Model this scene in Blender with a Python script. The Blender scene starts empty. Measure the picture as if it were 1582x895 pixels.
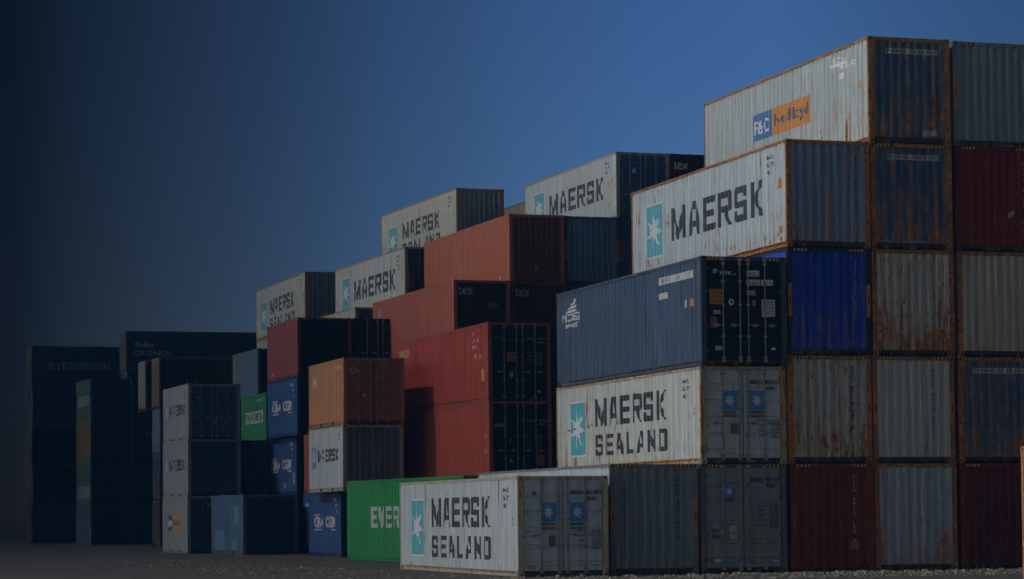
import bpy, bmesh, math, random
from mathutils import Vector, Matrix
R = math.radians
scene = bpy.context.scene
col = scene.collection
rnd = random.Random(7)

# ---------------------------------------------------------------- camera
# fitted to the photograph: focal 4065.6 px of 1582, level-ish long lens, view shifted up
F, YAW, PIT, ROL, CY, CZ = 4065.58, -0.30101, 0.04608, -0.0091, 609.6, 1.5707
cam = bpy.data.cameras.new('camera')
co = bpy.data.objects.new('camera', cam); col.objects.link(co)
fwd = Vector((-math.sin(YAW), math.cos(YAW), 0)); right = Vector((math.cos(YAW), math.sin(YAW), 0)); up = Vector((0, 0, 1))
c, s = math.cos(PIT), math.sin(PIT)
f2 = fwd * c + up * s; u2 = -fwd * s + up * c
c, s = math.cos(ROL), math.sin(ROL)
r3 = right * c - u2 * (-s) * -1 if False else (right * c + u2 * s)
u3 = u2 * c - right * s
r3, u3 = r3, u3
m = Matrix((r3, u3, -f2)).transposed().to_4x4()
m.translation = (0, 0, CZ)
co.matrix_world = m
cam.sensor_width = 36; cam.sensor_fit = 'HORIZONTAL'
cam.lens = F / 1582 * 36
cam.shift_y = (CY - 447.5) / 1582
cam.clip_start = 0.5; cam.clip_end = 8000
scene.camera = co

# ---------------------------------------------------------------- light
SUN = Vector((1.0, -0.12, -0.95)).normalized()           # the way the light travels
el = math.asin(-SUN.z)
w = bpy.data.worlds.new('World'); scene.world = w; w.use_nodes = True
nt = w.node_tree; N = nt.nodes; Lk = nt.links
bg = N['Background']
sky = N.new('ShaderNodeTexSky'); sky.sky_type = 'NISHITA'; sky.sun_disc = False
sky.sun_elevation = el
sky.sun_rotation = math.atan2(-SUN.x, -SUN.y)
sky.altitude = 0; sky.air_density = 1.0; sky.dust_density = 0.3; sky.ozone_density = 3.0
# colour ramp by compass direction, added to darken the sky towards the left
tc = N.new('ShaderNodeTexCoord')
dot = N.new('ShaderNodeVectorMath'); dot.operation = 'DOT_PRODUCT'
AZ = R(29.0)                                              # compass direction where the ramp starts
dot.inputs[1].default_value = (math.sin(AZ), math.cos(AZ), 0)
nrm = N.new('ShaderNodeVectorMath'); nrm.operation = 'MULTIPLY'; nrm.inputs[1].default_value = (1, 1, 0)
nn = N.new('ShaderNodeVectorMath'); nn.operation = 'NORMALIZE'
ramp = N.new('ShaderNodeValToRGB')
Lk.new(tc.outputs['Generated'], nrm.inputs[0]); Lk.new(nrm.outputs[0], nn.inputs[0]); Lk.new(nn.outputs[0], dot.inputs[0])
ac = N.new('ShaderNodeMath'); ac.operation = 'ARCCOSINE'; Lk.new(dot.outputs['Value'], ac.inputs[0])
mr = N.new('ShaderNodeMath'); mr.operation = 'DIVIDE'; mr.inputs[1].default_value = R(40); Lk.new(ac.outputs[0], mr.inputs[0])
Lk.new(mr.outputs[0], ramp.inputs[0])
mul = N.new('ShaderNodeMix'); mul.data_type = 'RGBA'; mul.blend_type = 'MULTIPLY'; mul.inputs[0].default_value = 1
Lk.new(sky.outputs[0], mul.inputs[6]); Lk.new(ramp.outputs[0], mul.inputs[7])
HAZE, HCOL = .013, (.0018, .009, .020)                     # density and colour of dark air added to dim the far stacks
def wm(op, a, b=None):
    t = N.new('ShaderNodeMath'); t.operation = op
    for i, q in enumerate((a, b)):
        if q is None: continue
        if isinstance(q, (int, float)): t.inputs[i].default_value = q
        else: Lk.new(q, t.inputs[i])
    return t.outputs[0]
sx = N.new('ShaderNodeSeparateXYZ'); Lk.new(tc.outputs['Generated'], sx.inputs[0])
low_sky_lift = wm('EXPONENT', wm('MULTIPLY', wm('MINIMUM', wm('DIVIDE', 17.4, wm('MAXIMUM', sx.outputs['Z'], .02)), 262.), HAZE))   # low sky raised to offset the dark air added below
side_ = wm('ADD', 1.0, wm('MULTIPLY', wm('MAXIMUM', wm('MULTIPLY', wm('ADD', sx.outputs['X'], .1), -1.), 0.), 8.0))   # added lift on the sun side, to model ribs on shaded ends
fac = wm('MULTIPLY', low_sky_lift, side_)
sc_ = N.new('ShaderNodeVectorMath'); sc_.operation = 'SCALE'; Lk.new(mul.outputs[2], sc_.inputs[0]); Lk.new(fac, sc_.inputs['Scale']); Lk.new(sc_.outputs[0], bg.inputs[0])
cr = ramp.color_ramp
SKYR = [(0.0, (0.18, 0.312, 0.5)), (0.026, (0.18, 0.312, 0.5)), (0.081, (0.225, 0.37, 0.631)), (0.15, (0.286, 0.471, 0.79)), (0.22, (0.253, 0.42, 0.73)), (0.291, (0.215, 0.343, 0.566)), (0.326, (0.184, 0.284, 0.472)), (0.361, (0.156, 0.241, 0.395)), (0.396, (0.126, 0.182, 0.291)), (0.431, (0.105, 0.138, 0.217)), (0.466, (0.084, 0.103, 0.157)), (0.501, (0.06, 0.071, 0.105)), (0.535, (0.036, 0.045, 0.066)), (0.562, (0.018, 0.018, 0.03)), (0.68, (0.018, 0.018, 0.03)), (0.85, (0.3, 0.26, 0.24)), (1.0, (0.3, 0.26, 0.24))]  # last stops set the unseen sky that fills the shaded ends
while len(cr.elements) > 1: cr.elements.remove(cr.elements[0])
cr.elements[0].position = 0; cr.elements[0].color = SKYR[0][1] + (1,)
for p_, c_ in SKYR[1:]:
    e = cr.elements.new(p_); e.color = c_ + (1,)
bg.inputs[1].default_value = 0.05
sl = bpy.data.lights.new('sun', 'SUN'); sl.energy = 3.2; sl.angle = R(0.5); sl.color = (1, .965, .92)
so = bpy.data.objects.new('sun', sl); col.objects.link(so)
so.rotation_euler = (-SUN).to_track_quat('Z', 'Y').to_euler(); so.location = (-60, 60, 80)
scene.view_settings.view_transform = 'Standard'; scene.view_settings.look = 'None'
scene.view_settings.gamma = 1; scene.view_settings.use_curve_mapping = False
scene.view_settings.exposure = 0.5

# ---------------------------------------------------------------- materials
def nodes(name):
    mt = bpy.data.materials.new(name); mt.use_nodes = True
    t = mt.node_tree; return mt, t.nodes, t.links, t.nodes['Principled BSDF']
def coords(n, l, scale, rand=True):
    t = n.new('ShaderNodeTexCoord'); mp = n.new('ShaderNodeMapping'); mp.inputs['Scale'].default_value = scale
    if rand:
        oi = n.new('ShaderNodeObjectInfo'); ml = n.new('ShaderNodeVectorMath'); ml.operation = 'SCALE'
        ml.inputs[0].default_value = (17, 23, 31); l.new(oi.outputs['Random'], ml.inputs['Scale'])
        ad = n.new('ShaderNodeVectorMath'); l.new(t.outputs['Object'], ad.inputs[0]); l.new(ml.outputs[0], ad.inputs[1])
        sc2 = n.new('ShaderNodeVectorMath'); sc2.operation = 'SCALE'; fr = n.new('ShaderNodeMath'); fr.operation = 'MULTIPLY_ADD'
        md = n.new('ShaderNodeMath'); md.operation = 'FRACT'; m7 = n.new('ShaderNodeMath'); m7.operation = 'MULTIPLY'; m7.inputs[1].default_value = 37.7
        l.new(oi.outputs['Random'], m7.inputs[0]); l.new(m7.outputs[0], md.inputs[0]); l.new(md.outputs[0], fr.inputs[0]); fr.inputs[1].default_value = .7; fr.inputs[2].default_value = .65
        l.new(ad.outputs[0], sc2.inputs[0]); l.new(fr.outputs[0], sc2.inputs['Scale']); l.new(sc2.outputs[0], mp.inputs[0])
    else: l.new(t.outputs['Object'], mp.inputs[0])
    return mp.outputs[0]
def noise(n, l, vec, scale, detail=5, rough=.6):
    t = n.new('ShaderNodeTexNoise'); t.inputs['Scale'].default_value = scale; t.inputs['Detail'].default_value = detail
    t.inputs['Roughness'].default_value = rough; l.new(vec, t.inputs['Vector']); return t.outputs['Fac']
def mrange(n, l, v, a, b, c=0., d=1.):
    t = n.new('ShaderNodeMapRange'); t.inputs[1].default_value = a; t.inputs[2].default_value = b
    t.inputs[3].default_value = c; t.inputs[4].default_value = d; l.new(v, t.inputs[0]); return t.outputs[0]
def mth(n, l, op, a, b):
    t = n.new('ShaderNodeMath'); t.operation = op; t.use_clamp = op in ('MAXIMUM', 'MINIMUM')
    for i, q in enumerate((a, b)):
        if isinstance(q, (int, float)): t.inputs[i].default_value = q
        else: l.new(q, t.inputs[i])
    return t.outputs[0]
def mix(n, l, f, a, b, blend='MIX'):
    t = n.new('ShaderNodeMix'); t.data_type = 'RGBA'; t.blend_type = blend
    for i, q in ((0, f), (6, a), (7, b)):
        if isinstance(q, (int, float)): t.inputs[i].default_value = q
        elif isinstance(q, tuple): t.inputs[i].default_value = q + (1,)
        else: l.new(q, t.inputs[i])
    return t.outputs[2]
_pm = {}
def paint(colr, rust=.2, dirt=.25, fade=.15, rough=.5, low=.5):
    """weathered container paint: rust grows in vertical runs and blisters, more near the floor rail"""
    key = (colr, rust, dirt, fade, rough, low)
    if key in _pm: return _pm[key]
    mt, n, l, p = nodes('weathered_paint')
    tcn = n.new('ShaderNodeTexCoord'); sp = n.new('ShaderNodeSeparateXYZ'); l.new(tcn.outputs['Object'], sp.inputs[0])
    bias = mrange(n, l, sp.outputs['Z'], 0.1, 1.5, .05 * low * 2, 0.)
    st = noise(n, l, coords(n, l, (7, 7, .55)), 1.0, 6, .62)
    sp1 = noise(n, l, coords(n, l, (3.2, 3.2, 1.6)), 1.6, 8, .68)
    sp2 = noise(n, l, coords(n, l, (1, 1, 1)), 11, 4, .6)
    thr = .725 - .19 * rust
    a = mrange(n, l, mth(n, l, 'ADD', st, bias), thr, thr + .05)
    b = mrange(n, l, mth(n, l, 'ADD', sp1, bias), thr + .02, thr + .05)
    d = mrange(n, l, sp2, .80 - .1 * rust, .83 - .1 * rust)
    gate = mrange(n, l, noise(n, l, coords(n, l, (.5, .5, .35)), 1.0, 3), .40 - .12 * rust, .56 - .12 * rust)
    rustm = mth(n, l, 'MAXIMUM', mth(n, l, 'MULTIPLY', mth(n, l, 'MAXIMUM', a, b), gate), d)
    halo = mrange(n, l, mth(n, l, 'ADD', mth(n, l, 'MAXIMUM', st, sp1), bias), thr - .09, thr + .03, 0, .55)
    dirtm = mrange(n, l, noise(n, l, coords(n, l, (9, 9, .3)), 1.0, 5, .55), .35, .7, 1 - dirt, 1.04)
    broad = mrange(n, l, noise(n, l, coords(n, l, (.6, .6, .6)), 1.0, 3), .3, .7, 0, fade)
    lum = sum(colr) / 3
    faded = tuple(min(.7, c_ * .6 + (lum * .6 + min(.12, lum * .5)) * .6) for c_ in colr)
    base = mix(n, l, broad, colr, faded)
    cmb = n.new('ShaderNodeCombineColor')
    for i in range(3): l.new(dirtm, cmb.inputs[i])
    base = mix(n, l, 1.0, base, cmb.outputs[0], 'MULTIPLY')
    base = mix(n, l, mth(n, l, 'MULTIPLY', halo, min(1, rust * 2.2)), base, (.34, .2, .09))
    rc = mix(n, l, mrange(n, l, noise(n, l, coords(n, l, (1, 1, 1)), 7, 4), .3, .7), (.07, .024, .010), (.55, .20, .035))
    base = mix(n, l, rustm, base, rc)
    l.new(base, p.inputs['Base Color'])
    l.new(mrange(n, l, rustm, 0, 1, rough, .9), p.inputs['Roughness'])
    p.inputs['Specular IOR Level'].default_value = .22
    bp = n.new('ShaderNodeBump'); bp.inputs['Strength'].default_value = .5; bp.inputs['Distance'].default_value = .012
    dent = noise(n, l, coords(n, l, (1.1, 1.1, 1.4)), 1.3, 3, .5)
    l.new(mth(n, l, 'ADD', mth(n, l, 'MULTIPLY', dent, 1.6), mth(n, l, 'MULTIPLY', rustm, .35)), bp.inputs['Height'])
    l.new(bp.outputs[0], p.inputs['Normal'])
    _pm[key] = mt; return mt
_fm = {}
def flat(colr, rough=.55, wear=.12, metal=0.):
    key = (colr, rough, wear, metal)
    if key in _fm: return _fm[key]
    mt, n, l, p = nodes('marking_paint')
    a = mrange(n, l, noise(n, l, coords(n, l, (2, 2, 2)), 5, 6, .7), .42, .7, 0, wear * 2)
    l.new(mix(n, l, a, colr, tuple(c_ * .45 + .04 for c_ in colr)), p.inputs['Base Color'])
    p.inputs['Roughness'].default_value = rough; p.inputs['Metallic'].default_value = metal
    _fm[key] = mt; return mt

# ---------------------------------------------------------------- mesh helpers
class MB:
    def __init__(s): s.v = []; s.f = []
    def quad(s, *p):
        k = len(s.v); s.v += [tuple(q) for q in p]; s.f.append(tuple(range(k, k + len(p))))
    def box(s, a, b, bev=0.):
        x0, y0, z0 = a; x1, y1, z1 = b; k = len(s.v)
        s.v += [(x0, y0, z0), (x1, y0, z0), (x1, y1, z0), (x0, y1, z0), (x0, y0, z1), (x1, y0, z1), (x1, y1, z1), (x0, y1, z1)]
        s.f += [tuple(k + i for i in q) for q in ((0, 3, 2, 1), (4, 5, 6, 7), (0, 1, 5, 4), (1, 2, 6, 5), (2, 3, 7, 6), (3, 0, 4, 7))]
    def tube(s, a, b, r, n=8):
        a = Vector(a); b = Vector(b); d = (b - a).normalized()
        u = d.orthogonal().normalized(); v = d.cross(u); k = len(s.v)
        for q in (a, b):
            for i in range(n):
                t = 2 * math.pi * i / n; s.v.append(tuple(q + (u * math.cos(t) + v * math.sin(t)) * r))
        for i in range(n):
            j = (i + 1) % n; s.f.append((k + i, k + j, k + n + j, k + n + i))
        s.f.append(tuple(k + n - 1 - i for i in range(n))); s.f.append(tuple(k + n + i for i in range(n)))
    def build(s, name, mat, parent=None, smooth=False, bevel=0):
        me = bpy.data.meshes.new(name); me.from_pydata(s.v, [], s.f); me.materials.append(mat)
        if bevel:
            bm = bmesh.new(); bm.from_mesh(me)
            bmesh.ops.bevel(bm, geom=bm.edges[:], offset=bevel, segments=1, affect='EDGES', clamp_overlap=True)
            bm.to_mesh(me); bm.free()
        o = bpy.data.objects.new(name, me); col.objects.link(o)
        if parent: o.parent = parent
        return o

# corrugated profiles: list of (s, depth) break points
def profile(length, pitch, depth, f_out, f_in, margin=.0):
    n = int((length - 2 * margin) / pitch); start = (length - n * pitch) / 2
    sl_ = (pitch - f_out - f_in) / 2
    pts = [(0, 0.)]
    for i in range(n):
        s0 = start + i * pitch
        pts += [(s0 + f_out / 2, 0.), (s0 + f_out / 2 + sl_, depth), (s0 + f_out / 2 + sl_ + f_in, depth), (s0 + pitch - f_out / 2, 0.)]
    pts.append((length, 0.))
    return pts
def depth_at(prof, s_):
    for (a, da), (b, db) in zip(prof, prof[1:]):
        if a <= s_ <= b: return da if b - a < 1e-9 else da + (db - da) * (s_ - a) / (b - a)
    return 0.
def clip(poly, axis, val, keep_less):
    out = []
    for i in range(len(poly)):
        p, q = poly[i - 1], poly[i]
        ip = (p[axis] <= val) if keep_less else (p[axis] >= val); iq = (q[axis] <= val) if keep_less else (q[axis] >= val)
        if ip != iq:
            t = (val - p[axis]) / (q[axis] - p[axis]); out.append((p[0] + (q[0] - p[0]) * t, p[1] + (q[1] - p[1]) * t))
        if iq: out.append(q)
    return out
def conform(polys, prof):
    """cut flat shapes at every fold of the sheet so that they lie on it like paint"""
    br = [q[0] for q in prof]; out = []
    for poly in polys:
        a = min(q[0] for q in poly); b = max(q[0] for q in poly)
        for i in range(len(br) - 1):
            if br[i + 1] <= a + 1e-6 or br[i] >= b - 1e-6: continue
            r = clip(poly, 0, br[i], False)
            if len(r) > 2: r = clip(r, 0, br[i + 1], True)
            if len(r) > 2:
                (sa, da), (sb, db) = prof[i], prof[i + 1]
                out.append([(q[0], q[1], da + (db - da) * (q[0] - sa) / max(1e-9, sb - sa)) for q in r])
    return out

# ---------------------------------------------------------------- lettering
def rect(a, b, c_, d): return [(a, b), (c_, b), (c_, d), (a, d)]
T = .25
G = {
 'M': [rect(0, 0, .21, 1), rect(.79, 0, 1, 1), [(.21, 1), (.21, .55), (.42, 0), (.5, 0), (.5, .30)], [(.79, 1), (.5, .30), (.5, 0), (.58, 0), (.79, .55)]],
 'A': [[(0, 0), (.24, 0), (.47, 1), (.30, 1)], [(.76, 0), (1, 0), (.70, 1), (.53, 1)], [(.4123, .75), (.5877, .75), (.53, 1), (.47, 1)], [(.2952, .24), (.7048, .24), (.6634, .42), (.3366, .42)]],
 'E': [rect(0, 0, .27, 1), rect(.27, 0, 1, .2), rect(.27, .41, .93, .6), rect(.27, .8, 1, 1)],
 'R': [rect(0, 0, .27, 1), rect(.27, .8, .73, 1), [(.73, .40), (.93, .40), (1, .47), (1, .93), (.93, 1), (.73, 1)], rect(.27, .4, .73, .58), [(.46, .4), (.73, .4), (1, 0), (.72, 0)]],
 'S': [[(0, .85), (.08, .8), (1, .8), (1, .93), (.93, 1), (.07, 1), (0, .93)], rect(0, .58, .27, .8)[:2] + [(.27, .8), (.08, .8), (0, .85)], [(0, .46), (.06, .4), (1, .4), (1, .53), (.94, .58), (0, .58)],
       rect(.73, .2, 1, .4), [(0, .07), (.07, 0), (.93, 0), (1, .07), (1, .2), (0, .2)], rect(.74, .68, 1, .8), rect(0, .2, .26, .32)],
 'K': [rect(0, 0, .27, 1), [(.27, .5), (.50, .5), (1, 1), (.70, 1)], [(.27, .5), (.70, 0), (1, 0), (.50, .5)]],
 'L': [rect(0, 0, .27, 1), rect(.27, 0, .95, .2)],
 'N': [rect(0, 0, .25, 1), rect(.75, 0, 1, 1), [(.25, 1), (.25, .58), (.75, 0), (.75, .42)]],
 'D': [rect(0, 0, .27, 1), rect(.27, .8, .73, 1), rect(.27, 0, .73, .2), [(.73, 0), (.9, 0), (1, .1), (1, .9), (.9, 1), (.73, 1)]],
 'V': [[(0, 1), (.36, 0), (.5, 0), (.5, .34), (.28, 1)], [(1, 1), (.72, 1), (.5, .34), (.5, 0), (.64, 0)]],
 'G': [rect(0, 0, .27, 1), rect(.27, .8, 1, 1), rect(.27, 0, 1, .2), rect(.73, .2, 1, .55), rect(.5, .38, .73, .55), rect(.73, .68, 1, .8)],
}
def block(txt, s0, z0, h, cw, gap, wM=1.25):
    out = []; s_ = s0
    for ch in txt:
        if ch == ' ': s_ += cw * .6; continue
        k = cw * (wM if ch == 'M' else 1)
        for poly in G[ch]: out.append([(s_ + q[0] * k, z0 + q[1] * h) for q in poly])
        s_ += k + gap
    return out
_tc = {}
def font_tris(txt, bold):
    key = (txt, bold)
    if key not in _tc:
        cu = bpy.data.curves.new('t', 'FONT'); cu.body = txt; cu.offset = bold; cu.resolution_u = 3
        o = bpy.data.objects.new('t', cu); col.objects.link(o)
        dg = bpy.context.evaluated_depsgraph_get(); me = o.evaluated_get(dg).to_mesh()
        me.calc_loop_triangles()
        tr = [[(me.vertices[i].co.x, me.vertices[i].co.y) for i in t.vertices] for t in me.loop_triangles]
        o.evaluated_get(dg).to_mesh_clear(); bpy.data.objects.remove(o); bpy.data.curves.remove(cu)
        xs = [q[0] for t in tr for q in t] or [0, 1]; ys = [q[1] for t in tr for q in t] or [0, 1]
        _tc[key] = (tr, min(xs), max(xs), min(ys), max(ys))
    return _tc[key]
def text(txt, s0, z0, width, h, bold=.02):
    tr, a, b, c_, d = font_tris(txt, bold)
    return [[(s0 + (q[0] - a) / (b - a) * width, z0 + (q[1] - c_) / (d - c_) * h) for q in t] for t in tr]
def text_v(txt, s0, ztop, size, step, bold=.03):
    out = []
    for i, ch in enumerate(txt):
        if ch != ' ': out += text(ch, s0, ztop - (i + 1) * step, size * (.25 if ch in '1I' else .8), size, bold)
    return out
def star(cx, cz, rx, rz, n=7, inner=.42, rot=0):
    pts = []
    for i in range(2 * n):
        a = math.pi / 2 + rot + math.pi * i / n; k = 1 if i % 2 == 0 else inner
        pts.append((cx + rx * k * math.cos(a), cz + rz * k * math.sin(a)))
    return [[(cx, cz), pts[i], pts[(i + 1) % (2 * n)]] for i in range(2 * n)]
def rrect(a, b, c_, d, r, n=5):
    pts = []
    for cx, cy, t0 in ((c_ - r, d - r, 0), (a + r, d - r, 90), (a + r, b + r, 180), (c_ - r, b + r, 270)):
        for i in range(n + 1):
            t = R(t0 + 90 * i / n); pts.append((cx + r * math.cos(t), cy + r * math.sin(t)))
    return [pts]
def ellipse(cx, cz, r, n=16, r2=None): return [[(cx + r * math.cos(2 * math.pi * i / n), cz + (r2 or r) * math.sin(2 * math.pi * i / n)) for i in range(n)]]

# ---------------------------------------------------------------- the container
W = 2.438; H1, H2 = 2.591, 2.896; L40, L20 = 12.192, 6.058
PX = .014                                   # how far the sheet sits behind the frame's outer plane
BLACK = (.012, .012, .014); CREAM = (.62, .62, .58)
class Container:
    def __init__(s, label, x, y, z, L, H, yaw=0., side=(.5, .52, .52), end=None, frame=None, rust=.25, erust=None, frust=None,
                 door=False, hazard=False, marks=False, detail=2, far_door=False, roof_rust=.6, low=.5, dirt=.25):
        s.L, s.H, s.detail = L, H, detail
        r = bpy.data.objects.new('shipping_container', None); col.objects.link(r); s.root = r
        r.location = (x, y, z); r.rotation_euler = (0, 0, R(yaw)); r.empty_display_size = .3
        r['label'] = label; r['category'] = 'container'; r['group'] = 'shipping containers stacked in the yard'
        end = end or side; frame = frame or side
        erust = rust if erust is None else erust; frust = min(1.2, rust + .25) if frust is None else frust
        s.mside = paint(side, rust, dirt, .15, .5, low); s.mend = paint(end, erust, dirt, .15, .55, low); s.mframe = paint(frame, frust, .3, .1, .6, .2)
        s.sp = profile(L - .32, .278, .042, .085, .085); s.ep = profile(W - .32, .25, .065, .085, .095)
        s.dirty = dirt; s.msill = paint(tuple(c_ * .16 for c_ in frame), .45, .3, .05, .75, .2)  # sill darkened: shade under the end panel put into its colour
        s.frame(); s.sides()
        s.doorprof = [(0, 0.), (W, 0.)]
        if door: s.doors(0, s.mend)
        else: s.endwall(0)
        if far_door: s.doors(1, s.mend)
        else: s.endwall(1)
        if hazard: s.hazard()
        if marks: s.postmarks()
    # local point on the long left face (sv = distance from the far end) / near end face / far end face
    def P(s, face, sv, z, d, off):
        if face == 'side': return (PX + d - off, s.L - sv, z)
        if face == 'end': return (sv, PX + d - off, z)
        if face == 'door': return (sv, .03 + d - off, z)
        if face == 'right': return (W - PX - d + off, sv, z)
    def part(s, name, polys, mat, face='side', off=.004, label=None):
        if face in ('side', 'right'): prof = [(a + .16, d) for a, d in s.sp]
        elif face == 'end': prof = [(a + .16, d) for a, d in s.ep]
        else: prof = s.doorprof
        m_ = MB()
        if face == 'door':
            for p in polys: m_.quad(*[s.P(face, q[0], q[1], 0, off) for q in p])
        elif face == 'post':
            for p in polys: m_.quad(*[(q[0], -off, q[1]) for q in p])
        elif face == 'leftpost':
            for p in polys: m_.quad(*[(-off, s.L - q[0], q[1]) for q in p])
        else:
            for p in conform(polys, prof): m_.quad(*[s.P(face, q[0], q[1], q[2], off) for q in p])
        if not m_.f: return None
        # all faces look outwards
        o = m_.build(name, mat, s.root)
        if label: o['label'] = label
        return o
    def frame(s):
        L, H = s.L, s.H; m_ = MB()
        pw, pd = .15, .10
        for x0 in (0, W - pw):
            for y0 in (0, L - pd): m_.box((x0 + .003, y0 + .003, .12), (x0 + pw - .003, y0 + pd - .003, H - .12))
        # corner castings; flat black ovals paint the shade inside their holes
        cw, cl, ch = .162, .178, .118
        hole_shade = MB()
        for xi in (0, 1):
            for yi in (0, 1):
                for zi in (0, 1):
                    x0 = 0 if xi == 0 else W - cw; y0 = 0 if yi == 0 else L - cl; z0 = .0 if zi == 0 else H - ch
                    m_.box((x0, y0, z0), (x0 + cw, y0 + cl, z0 + ch))
                    zc = z0 + ch / 2
                    xs = -.002 if xi == 0 else W + .002
                    hole_shade.v_n = len(hole_shade.v)
                    hole_shade.quad(*[(xs, y0 + cl / 2 + q[0], zc + q[1]) for q in ellipse(0, 0, .04, 8, .028)[0]])
                    ys = -.002 if yi == 0 else L + .002
                    hole_shade.quad(*[(x0 + cw / 2 + q[0], ys, zc + q[1]) for q in ellipse(0, 0, .028, 8, .04)[0]])
        # top side rails, top end headers
        for x0 in (.006, W - .066): m_.box((x0, cl, H - .075), (x0 + .06, L - cl, H - .008))
        for y0 in (.006, L - .09):
            m_.box((cw, y0, H - .115), (W - cw, y0 + .084, H - .010))
        # bottom side rails: channel with an upper lip, web set back; end sills
        for x0, x1, xa, xb in ((.006, .07, .045, .07), (W - .07, W - .006, W - .07, W - .045)):
            m_.box((x0, cl, .135), (x1, L - cl, .160))
            m_.box((xa, cl, .018), (xb, L - cl, .135))
            m_.box((x0 + (0 if xa < 1 else .0), cl, .012), (x1, L - cl, .026) )
        # fork pockets of the short boxes / cross members below
        fr = m_.build('frame', s.mframe, s.root)
        hole_shade.build('corner_hole_shade', flat((.008, .008, .008), .9, 0), fr)
        m2 = MB(); m2.box((.072, .09, .10), (W - .072, L - .09, .15))
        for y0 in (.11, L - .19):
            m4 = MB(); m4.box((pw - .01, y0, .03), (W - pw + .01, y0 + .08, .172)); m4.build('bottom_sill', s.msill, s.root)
        n = int(L / .6)
        for i in range(1, n): m2.box((.072, i * L / n - .04, .02), (W - .072, i * L / n + .04, .10))
        m2.build('floor', flat((.05, .04, .035), .9), s.root)
        if L < 7 and s.detail:
            m3 = MB()
            for yc in (L / 2 - 1.02, L / 2 + 1.02):
                for x0, x1 in ((.0425, .0445),):
                    m3.quad((x0 - .0, yc - .18, .03), (x0, yc + .18, .03), (x0, yc + .18, .128), (x0, yc - .18, .128))
            m3.build('fork_pocket_shade', flat((.006, .006, .006), .9, 0), s.root)  # flat black quads paint the shade inside the pocket openings
        rf = MB(); pr = profile(L - .36, .21, .02, .06, .06)
        for (a, da), (b, db) in zip(pr, pr[1:]):
            rf.quad((.066, a + .18, H - .02 - da), (W - .066, a + .18, H - .02 - da), (W - .066, b + .18, H - .02 - db), (.066, b + .18, H - .02 - db))
        rf.build('roof', s.mside, s.root)
    def sides(s):
        for fc in ('side', 'right'):
            m_ = MB(); z0, z1 = .158, s.H - .07
            for (a, da), (b, db) in zip(s.sp, s.sp[1:]):
                a += .16; b += .16
                m_.quad(s.P(fc, a, z0, da, 0), s.P(fc, b, z0, db, 0), s.P(fc, b, z1, db, 0), s.P(fc, a, z1, da, 0))
            m_.quad(s.P(fc, .10, z0, 0.001, 0), s.P(fc, .16, z0, 0, 0), s.P(fc, .16, z1, 0, 0), s.P(fc, .10, z1, .001, 0))
            m_.quad(s.P(fc, s.L - .16, z0, 0, 0), s.P(fc, s.L - .10, z0, .001, 0), s.P(fc, s.L - .10, z1, .001, 0), s.P(fc, s.L - .16, z1, 0, 0))
            s_o = m_.build('side_panel', s.mside, s.root)
    def endwall(s, far):
        m_ = MB(); z0, z1 = .17, s.H - .112
        Y = lambda d: (PX + d) if not far else s.L - PX - d
        for (a, da), (b, db) in zip(s.ep, s.ep[1:]):
            m_.quad((a + .16, Y(da), z0), (b + .16, Y(db), z0), (b + .16, Y(db), z1), (a + .16, Y(da), z1))
        m_.quad((.147, Y(0), z0), (.16, Y(0), z0), (.16, Y(0), z1), (.147, Y(0), z1))
        m_.quad((W - .16, Y(0), z0), (W - .147, Y(0), z0), (W - .147, Y(0), z1), (W - .16, Y(0), z1))
        m_.build('end_panel', s.mend, s.root)
    def doors(s, far, mat):
        H = s.H; z0, z1 = .155, H - .118
        sy = 1 if not far else -1; y0 = .03 if not far else s.L - .03
        metal = flat((.22, .24, .26), .45, .25, .2) if s.detail else mat
        rodm = s.rodmat if hasattr(s, 'rodmat') else metal
        seal = flat((.008, .008, .009), .9, 0)
        m_ = MB(); m_.box((.145, min(y0 + sy * .035, y0 + sy * .045), z0 - .01), (W - .145, max(y0 + sy * .035, y0 + sy * .045), z1 + .01)); m_.build('door_seal', seal, s.root)
        for k, (xa, xb) in enumerate(((.165, W / 2 - .014), (W / 2 + .014, W - .165))):
            m_ = MB()
            # leaf with horizontal pressed bands
            nb = 5; bh = (z1 - z0 - .16) / nb; fr = .055
            zs = [(z0, 0)]; 
            for i in range(nb):
                zb = z0 + .08 + i * bh
                zs += [(zb + bh * .10, 0), (zb + bh * .16, .032), (zb + bh * .34, .032), (zb + bh * .40, 0)]
            zs.append((z1, 0))
            xs0, xs1 = xa + fr, xb - fr
            m_.quad((xa, y0, z0), (xs0, y0, z0), (xs0, y0, z1), (xa, y0, z1)); m_.quad((xs1, y0, z0), (xb, y0, z0), (xb, y0, z1), (xs1, y0, z1))
            for (a, da), (b, db) in zip(zs, zs[1:]):
                m_.quad((xs0, y0 + sy * da, a), (xs1, y0 + sy * da, a), (xs1, y0 + sy * db, b), (xs0, y0 + sy * db, b))
                if da != db or da:
                    for xe in (xs0, xs1): m_.quad((xe, y0, a), (xe, y0 + sy * da, a), (xe, y0 + sy * db, b), (xe, y0, b))
            for xe, xo in ((xa, xb),):
                m_.quad((xa, y0, z0), (xa, y0 + sy * .034, z0), (xa, y0 + sy * .034, z1), (xa, y0, z1)); m_.quad((xb, y0, z0), (xb, y0 + sy * .034, z0), (xb, y0 + sy * .034, z1), (xb, y0, z1))
            dr = m_.build('door', mat, s.root)
            w_ = xb - xa
            rods = (xa + w_ * .44, xa + w_ * .90) if k == 0 else (xa + w_ * .10, xa + w_ * .56)
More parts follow.
